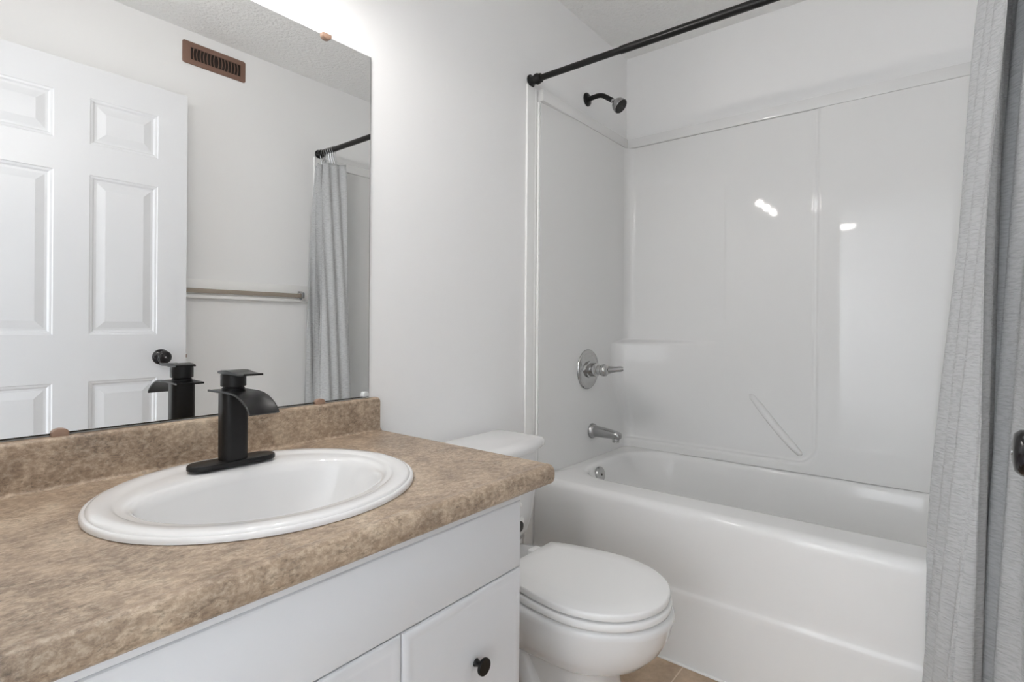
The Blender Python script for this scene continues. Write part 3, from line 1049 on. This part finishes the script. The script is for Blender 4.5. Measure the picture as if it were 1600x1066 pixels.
# ------------------------------------------------------------ shower curtain
def fold_plan(t, z):
    """plan position of the cloth at parameter t (0 = free edge, 1 = wall) and height z"""
    k = sstep(1.95, 0.3, z) if False else max(0.0, min(1.0, (1.96 - z) / 1.9))
    k = k ** 0.8
    yfree = -1.334 + 0.116 * k
    ywall = -1.455 - 0.016 * k
    y = yfree + (ywall - yfree) * t
    n_ = 2.45
    ph = t * 2 * PI * n_
    amp = 0.058 + 0.008 * math.sin(3.1 * t + 2)
    xc = 1.676 - 0.056 * k
    cw = math.tanh(1.7 * math.cos(ph)) / math.tanh(1.7)
    x = xc + amp * cw * (0.92 + 0.10 * math.sin(7 * t + 1.5 * z))
    # folds lean over one another, and wander with height
    lam = abs(ywall - yfree) / n_
    y += 0.10 * lam * math.sin(2 * ph) + 0.12 * lam * math.sin(ph + 1.1 * z) + 0.003 * math.sin(2.1 * z + 8 * t) * k
    y += (0.004 + 0.007 * k) * math.sin(2 * PI * (x - 1.6) / 0.047 + 1.3 * z) * (1 - 0.35 * k)
    x += 0.005 * math.sin(2.3 * ph + 1.9 * z) + 0.004 * math.sin(1.7 * z + 13 * t) + 0.0025 * math.sin(4 * z + 31 * t)
    return x, y


bm = bm_new()
uvl = bm.loops.layers.uv.new('UVMap')
NT, NZ = 360, 90
CZ0, CZ1 = 0.10, 1.965
grid = []
acc = [0.0]
for i in range(NT):
    a = fold_plan(i / NT, 1.0)
    b = fold_plan((i + 1) / NT, 1.0)
    acc.append(acc[-1] + math.hypot(a[0] - b[0], a[1] - b[1]))
for j in range(NZ + 1):
    z = CZ0 + (CZ1 - CZ0) * j / NZ
    row = []
    for i in range(NT + 1):
        x, y = fold_plan(i / NT, z)
        zt = z
        if j == NZ:
            zt -= 0.006 * abs(math.sin(i / NT * 2 * PI * 2.45))
        x = max(x, 1.52)
        if z < 0.52:
            x = min(x, 1.686)
        y = max(y, YB + 0.012)
        row.append(bm.verts.new((x, y, zt)))
    grid.append(row)
for j in range(NZ):
    for i in range(NT):
        f = bm.faces.new((grid[j][i], grid[j][i + 1], grid[j + 1][i + 1], grid[j + 1][i]))
        for lp, (ii, jj) in zip(f.loops, ((i, j), (i + 1, j), (i + 1, j + 1), (i, j + 1))):
            lp[uvl].uv = (acc[ii], CZ0 + (CZ1 - CZ0) * jj / NZ)
cur = obj('shower_curtain', bm, M['cloth'], base=(RX, -1.39, CZ0), angle=180)
tag(cur, 'grey crinkled shower curtain bunched at the end of the black rod', 'shower curtain')
so = cur.modifiers.new('thickness', 'SOLIDIFY')
so.thickness = 0.0014
# hooks that carry the curtain
hook0 = None
hooks_y = [-1.335, -1.355, -1.374, -1.393, -1.412, -1.431, -1.450]
for i, y in enumerate(hooks_y):
    if hook0 is None:
        bm = bm_new()
        pts = []
        for k in range(15):
            a = math.radians(-60 + 290 * k / 14)
            pts.append((RX + 0.0165 * math.cos(a), y, RZr + 0.0165 * math.sin(a)))
        pts = [(RX + 0.004, y, 1.960), (RX + 0.009, y, 1.955), (RX + 0.013, y, 1.962), (RX + 0.012, y, 1.985)] + pts
        pts += [(RX - 0.008, y, 2.000), (RX - 0.002, y, 1.975), (RX + 0.004, y, 1.9605)]
        tube(bm, pts, 0.0013, 8)
        hook0 = obj('curtain_hook', bm, M['chrome'], base=(RX, y, 1.96))
        h = hook0
    else:
        h = hook0.copy()
        C.objects.link(h)
        h.location = (RX + random.uniform(-0.0005, 0.0005), y, 1.96)
        h.rotation_euler = (0, 0, random.uniform(-0.1, 0.1))
    tag(h, 'thin wire hook holding the grey curtain on the black rod', 'curtain hook', 'wire hooks carrying the shower curtain')

# ------------------------------------------------------------ back wall fittings seen in the mirror
vent = thing('air_vent', 'brown metal air register high on the reflected wall', 'air vent', (1.117, YB, 2.286))
vx0, vx1, vz0, vz1 = 0.975, 1.260, 2.287, 2.391
bm = bm_new()
nx = 8


def rr_xz(x0, x1, z0, z1, rad, y, n=5):
    pts = []
    for cx, cz, a0 in ((x1 - rad, z1 - rad, 0), (x0 + rad, z1 - rad, PI / 2), (x0 + rad, z0 + rad, PI), (x1 - rad, z0 + rad, 3 * PI / 2)):
        for i in range(n + 1):
            a = a0 + PI / 2 * i / n
            pts.append((cx + rad * math.cos(a), y, cz + rad * math.sin(a)))
    return pts


ix0, ix1, iz0, iz1 = vx0 + 0.034, vx1 - 0.026, vz0 + 0.023, vz1 - 0.025
loft(bm, [rr_xz(vx0, vx1, vz0, vz1, 0.010, YB + 0.0005), rr_xz(vx0, vx1, vz0, vz1, 0.010, YB + 0.003), rr_xz(vx0 + 0.004, vx1 - 0.004, vz0 + 0.004, vz1 - 0.004, 0.008, YB + 0.006),
          rr_xz(ix0, ix1, iz0, iz1, 0.002, YB + 0.0065), rr_xz(ix0, ix1, iz0, iz1, 0.002, YB + 0.001)], False, False)
obj('frame', bm, M['copper'], vent)
obj('duct_shade_plate', box(bm_new(), (ix0, YB + 0.0004, iz0), (ix1, YB + 0.0012, iz1)), M['vent_shade'], vent, smooth=False)  # thin dark plate on the wall, painted as the shaded duct
bm = bm_new()
ns = 15
for i in range(1, ns):
    x = ix0 + (ix1 - ix0) * i / ns
    bow = 0.004 * (1 if i < ns / 2 else -1) * -1
    rings = []
    for k in range(9):
        t = k / 8
        z = iz0 + (iz1 - iz0) * t
        xx = x + bow * math.sin(PI * t)
        rings.append([(xx - 0.0013, YB + 0.0013, z), (xx + 0.0013, YB + 0.0013, z), (xx + 0.0013, YB + 0.0058, z), (xx - 0.0013, YB + 0.0058, z)])
    loft(bm, rings)
obj('louvres', bm, M['copper'], vent, smooth=False)

tb = thing('towel_rail', 'towel rail with a brown reflection painted tan, chrome bracket and white backboard', 'towel rail', (1.3, YB, 1.20))
bm = bm_new()
box(bm, (0.80, YB + 0.0005, 1.206), (1.602, YB + 0.014, 1.294), 0.002)
box(bm, (0.80, YB + 0.0135, 1.206), (1.545, YB + 0.030, 1.222), 0.003)
obj('backboard', bm, M['trim'], tb)
bm = bm_new()
box(bm, (0.84, YB + 0.033, 1.229), (1.545, YB + 0.043, 1.250), 0.002)
obj('rail', bm, M['tan'], tb)
for x in (0.835, 1.552):
    bm = bm_new()
    box(bm, (x - 0.012, YB + 0.012, 1.218), (x + 0.014, YB + 0.018, 1.264), 0.003)
    box(bm, (x - 0.008, YB + 0.016, 1.226), (x + 0.010, YB + 0.048, 1.258), 0.004)
    obj('bracket', bm, M['chrome'], tb)

# ------------------------------------------------------------ vanity light above the mirror
vl = thing('vanity_light', 'three-bulb vanity light on the wall above the mirror', 'wall lamp', (0.5, 0, 1.95))
bm = bm_new()
box(bm, (0.18, -0.028, 1.985), (0.74, -0.0005, 2.075), 0.006)
obj('back_plate', bm, M['chrome'], vl)
for x in (0.26, 0.46, 0.66):
    ax = Vector((0, -0.62, -0.78)).normalized()
    o0 = Vector((x, -0.170, 2.045))
    bm = bm_new()
    tube(bm, [(x, -0.026, 2.03), (x, -0.130, 2.05), (x, -0.160, 2.052), tuple(o0)], 0.008, 14)
    lathe(bm, o0, ax, [(0.018, -0.012), (0.022, -0.004), (0.022, 0.020)], 24)
    arm = obj('socket', bm, M['chrome'], vl)
    bm = bm_new()
    lathe(bm, o0 + ax * 0.021, ax, [(0.010, 0), (0.012, 0.008), (0.0175, 0.018), (0.0195, 0.028), (0.0185, 0.038), (0.013, 0.050), (0.006, 0.059), (0, 0.062)], 28)
    obj('bulb', bm, M['bulb'], arm)
    bm = bm_new()
    lathe(bm, o0, ax, [(0.0225, 0.006), (0.030, 0.014), (0.040, 0.027), (0.0470, 0.049), (0.0485, 0.050), (0.0415, 0.027), (0.0315, 0.0135), (0.0225, 0.0065)], 36, False, False)
    obj('shade', bm, M['shade'], vl)

hl = thing('hall_ceiling_light', 'round flush ceiling light in the hall behind the camera', 'ceiling lamp', (-3.3, -0.30, ZC))
bm = bm_new()
lathe(bm, (-3.3, -0.30, ZC), (0, 0, -1), [(0.11, 0.001), (0.11, 0.02), (0.102, 0.025)], 40)
obj('rim', bm, M['chrome'], hl)
bm = bm_new()
lathe(bm, (-3.3, -0.30, ZC - 0.025), (0, 0, -1), [(0.100, 0), (0.097, 0.015), (0.08, 0.032), (0.05, 0.042), (0, 0.046)], 40)
obj('diffuser', bm, M['hall_lamp'], hl)
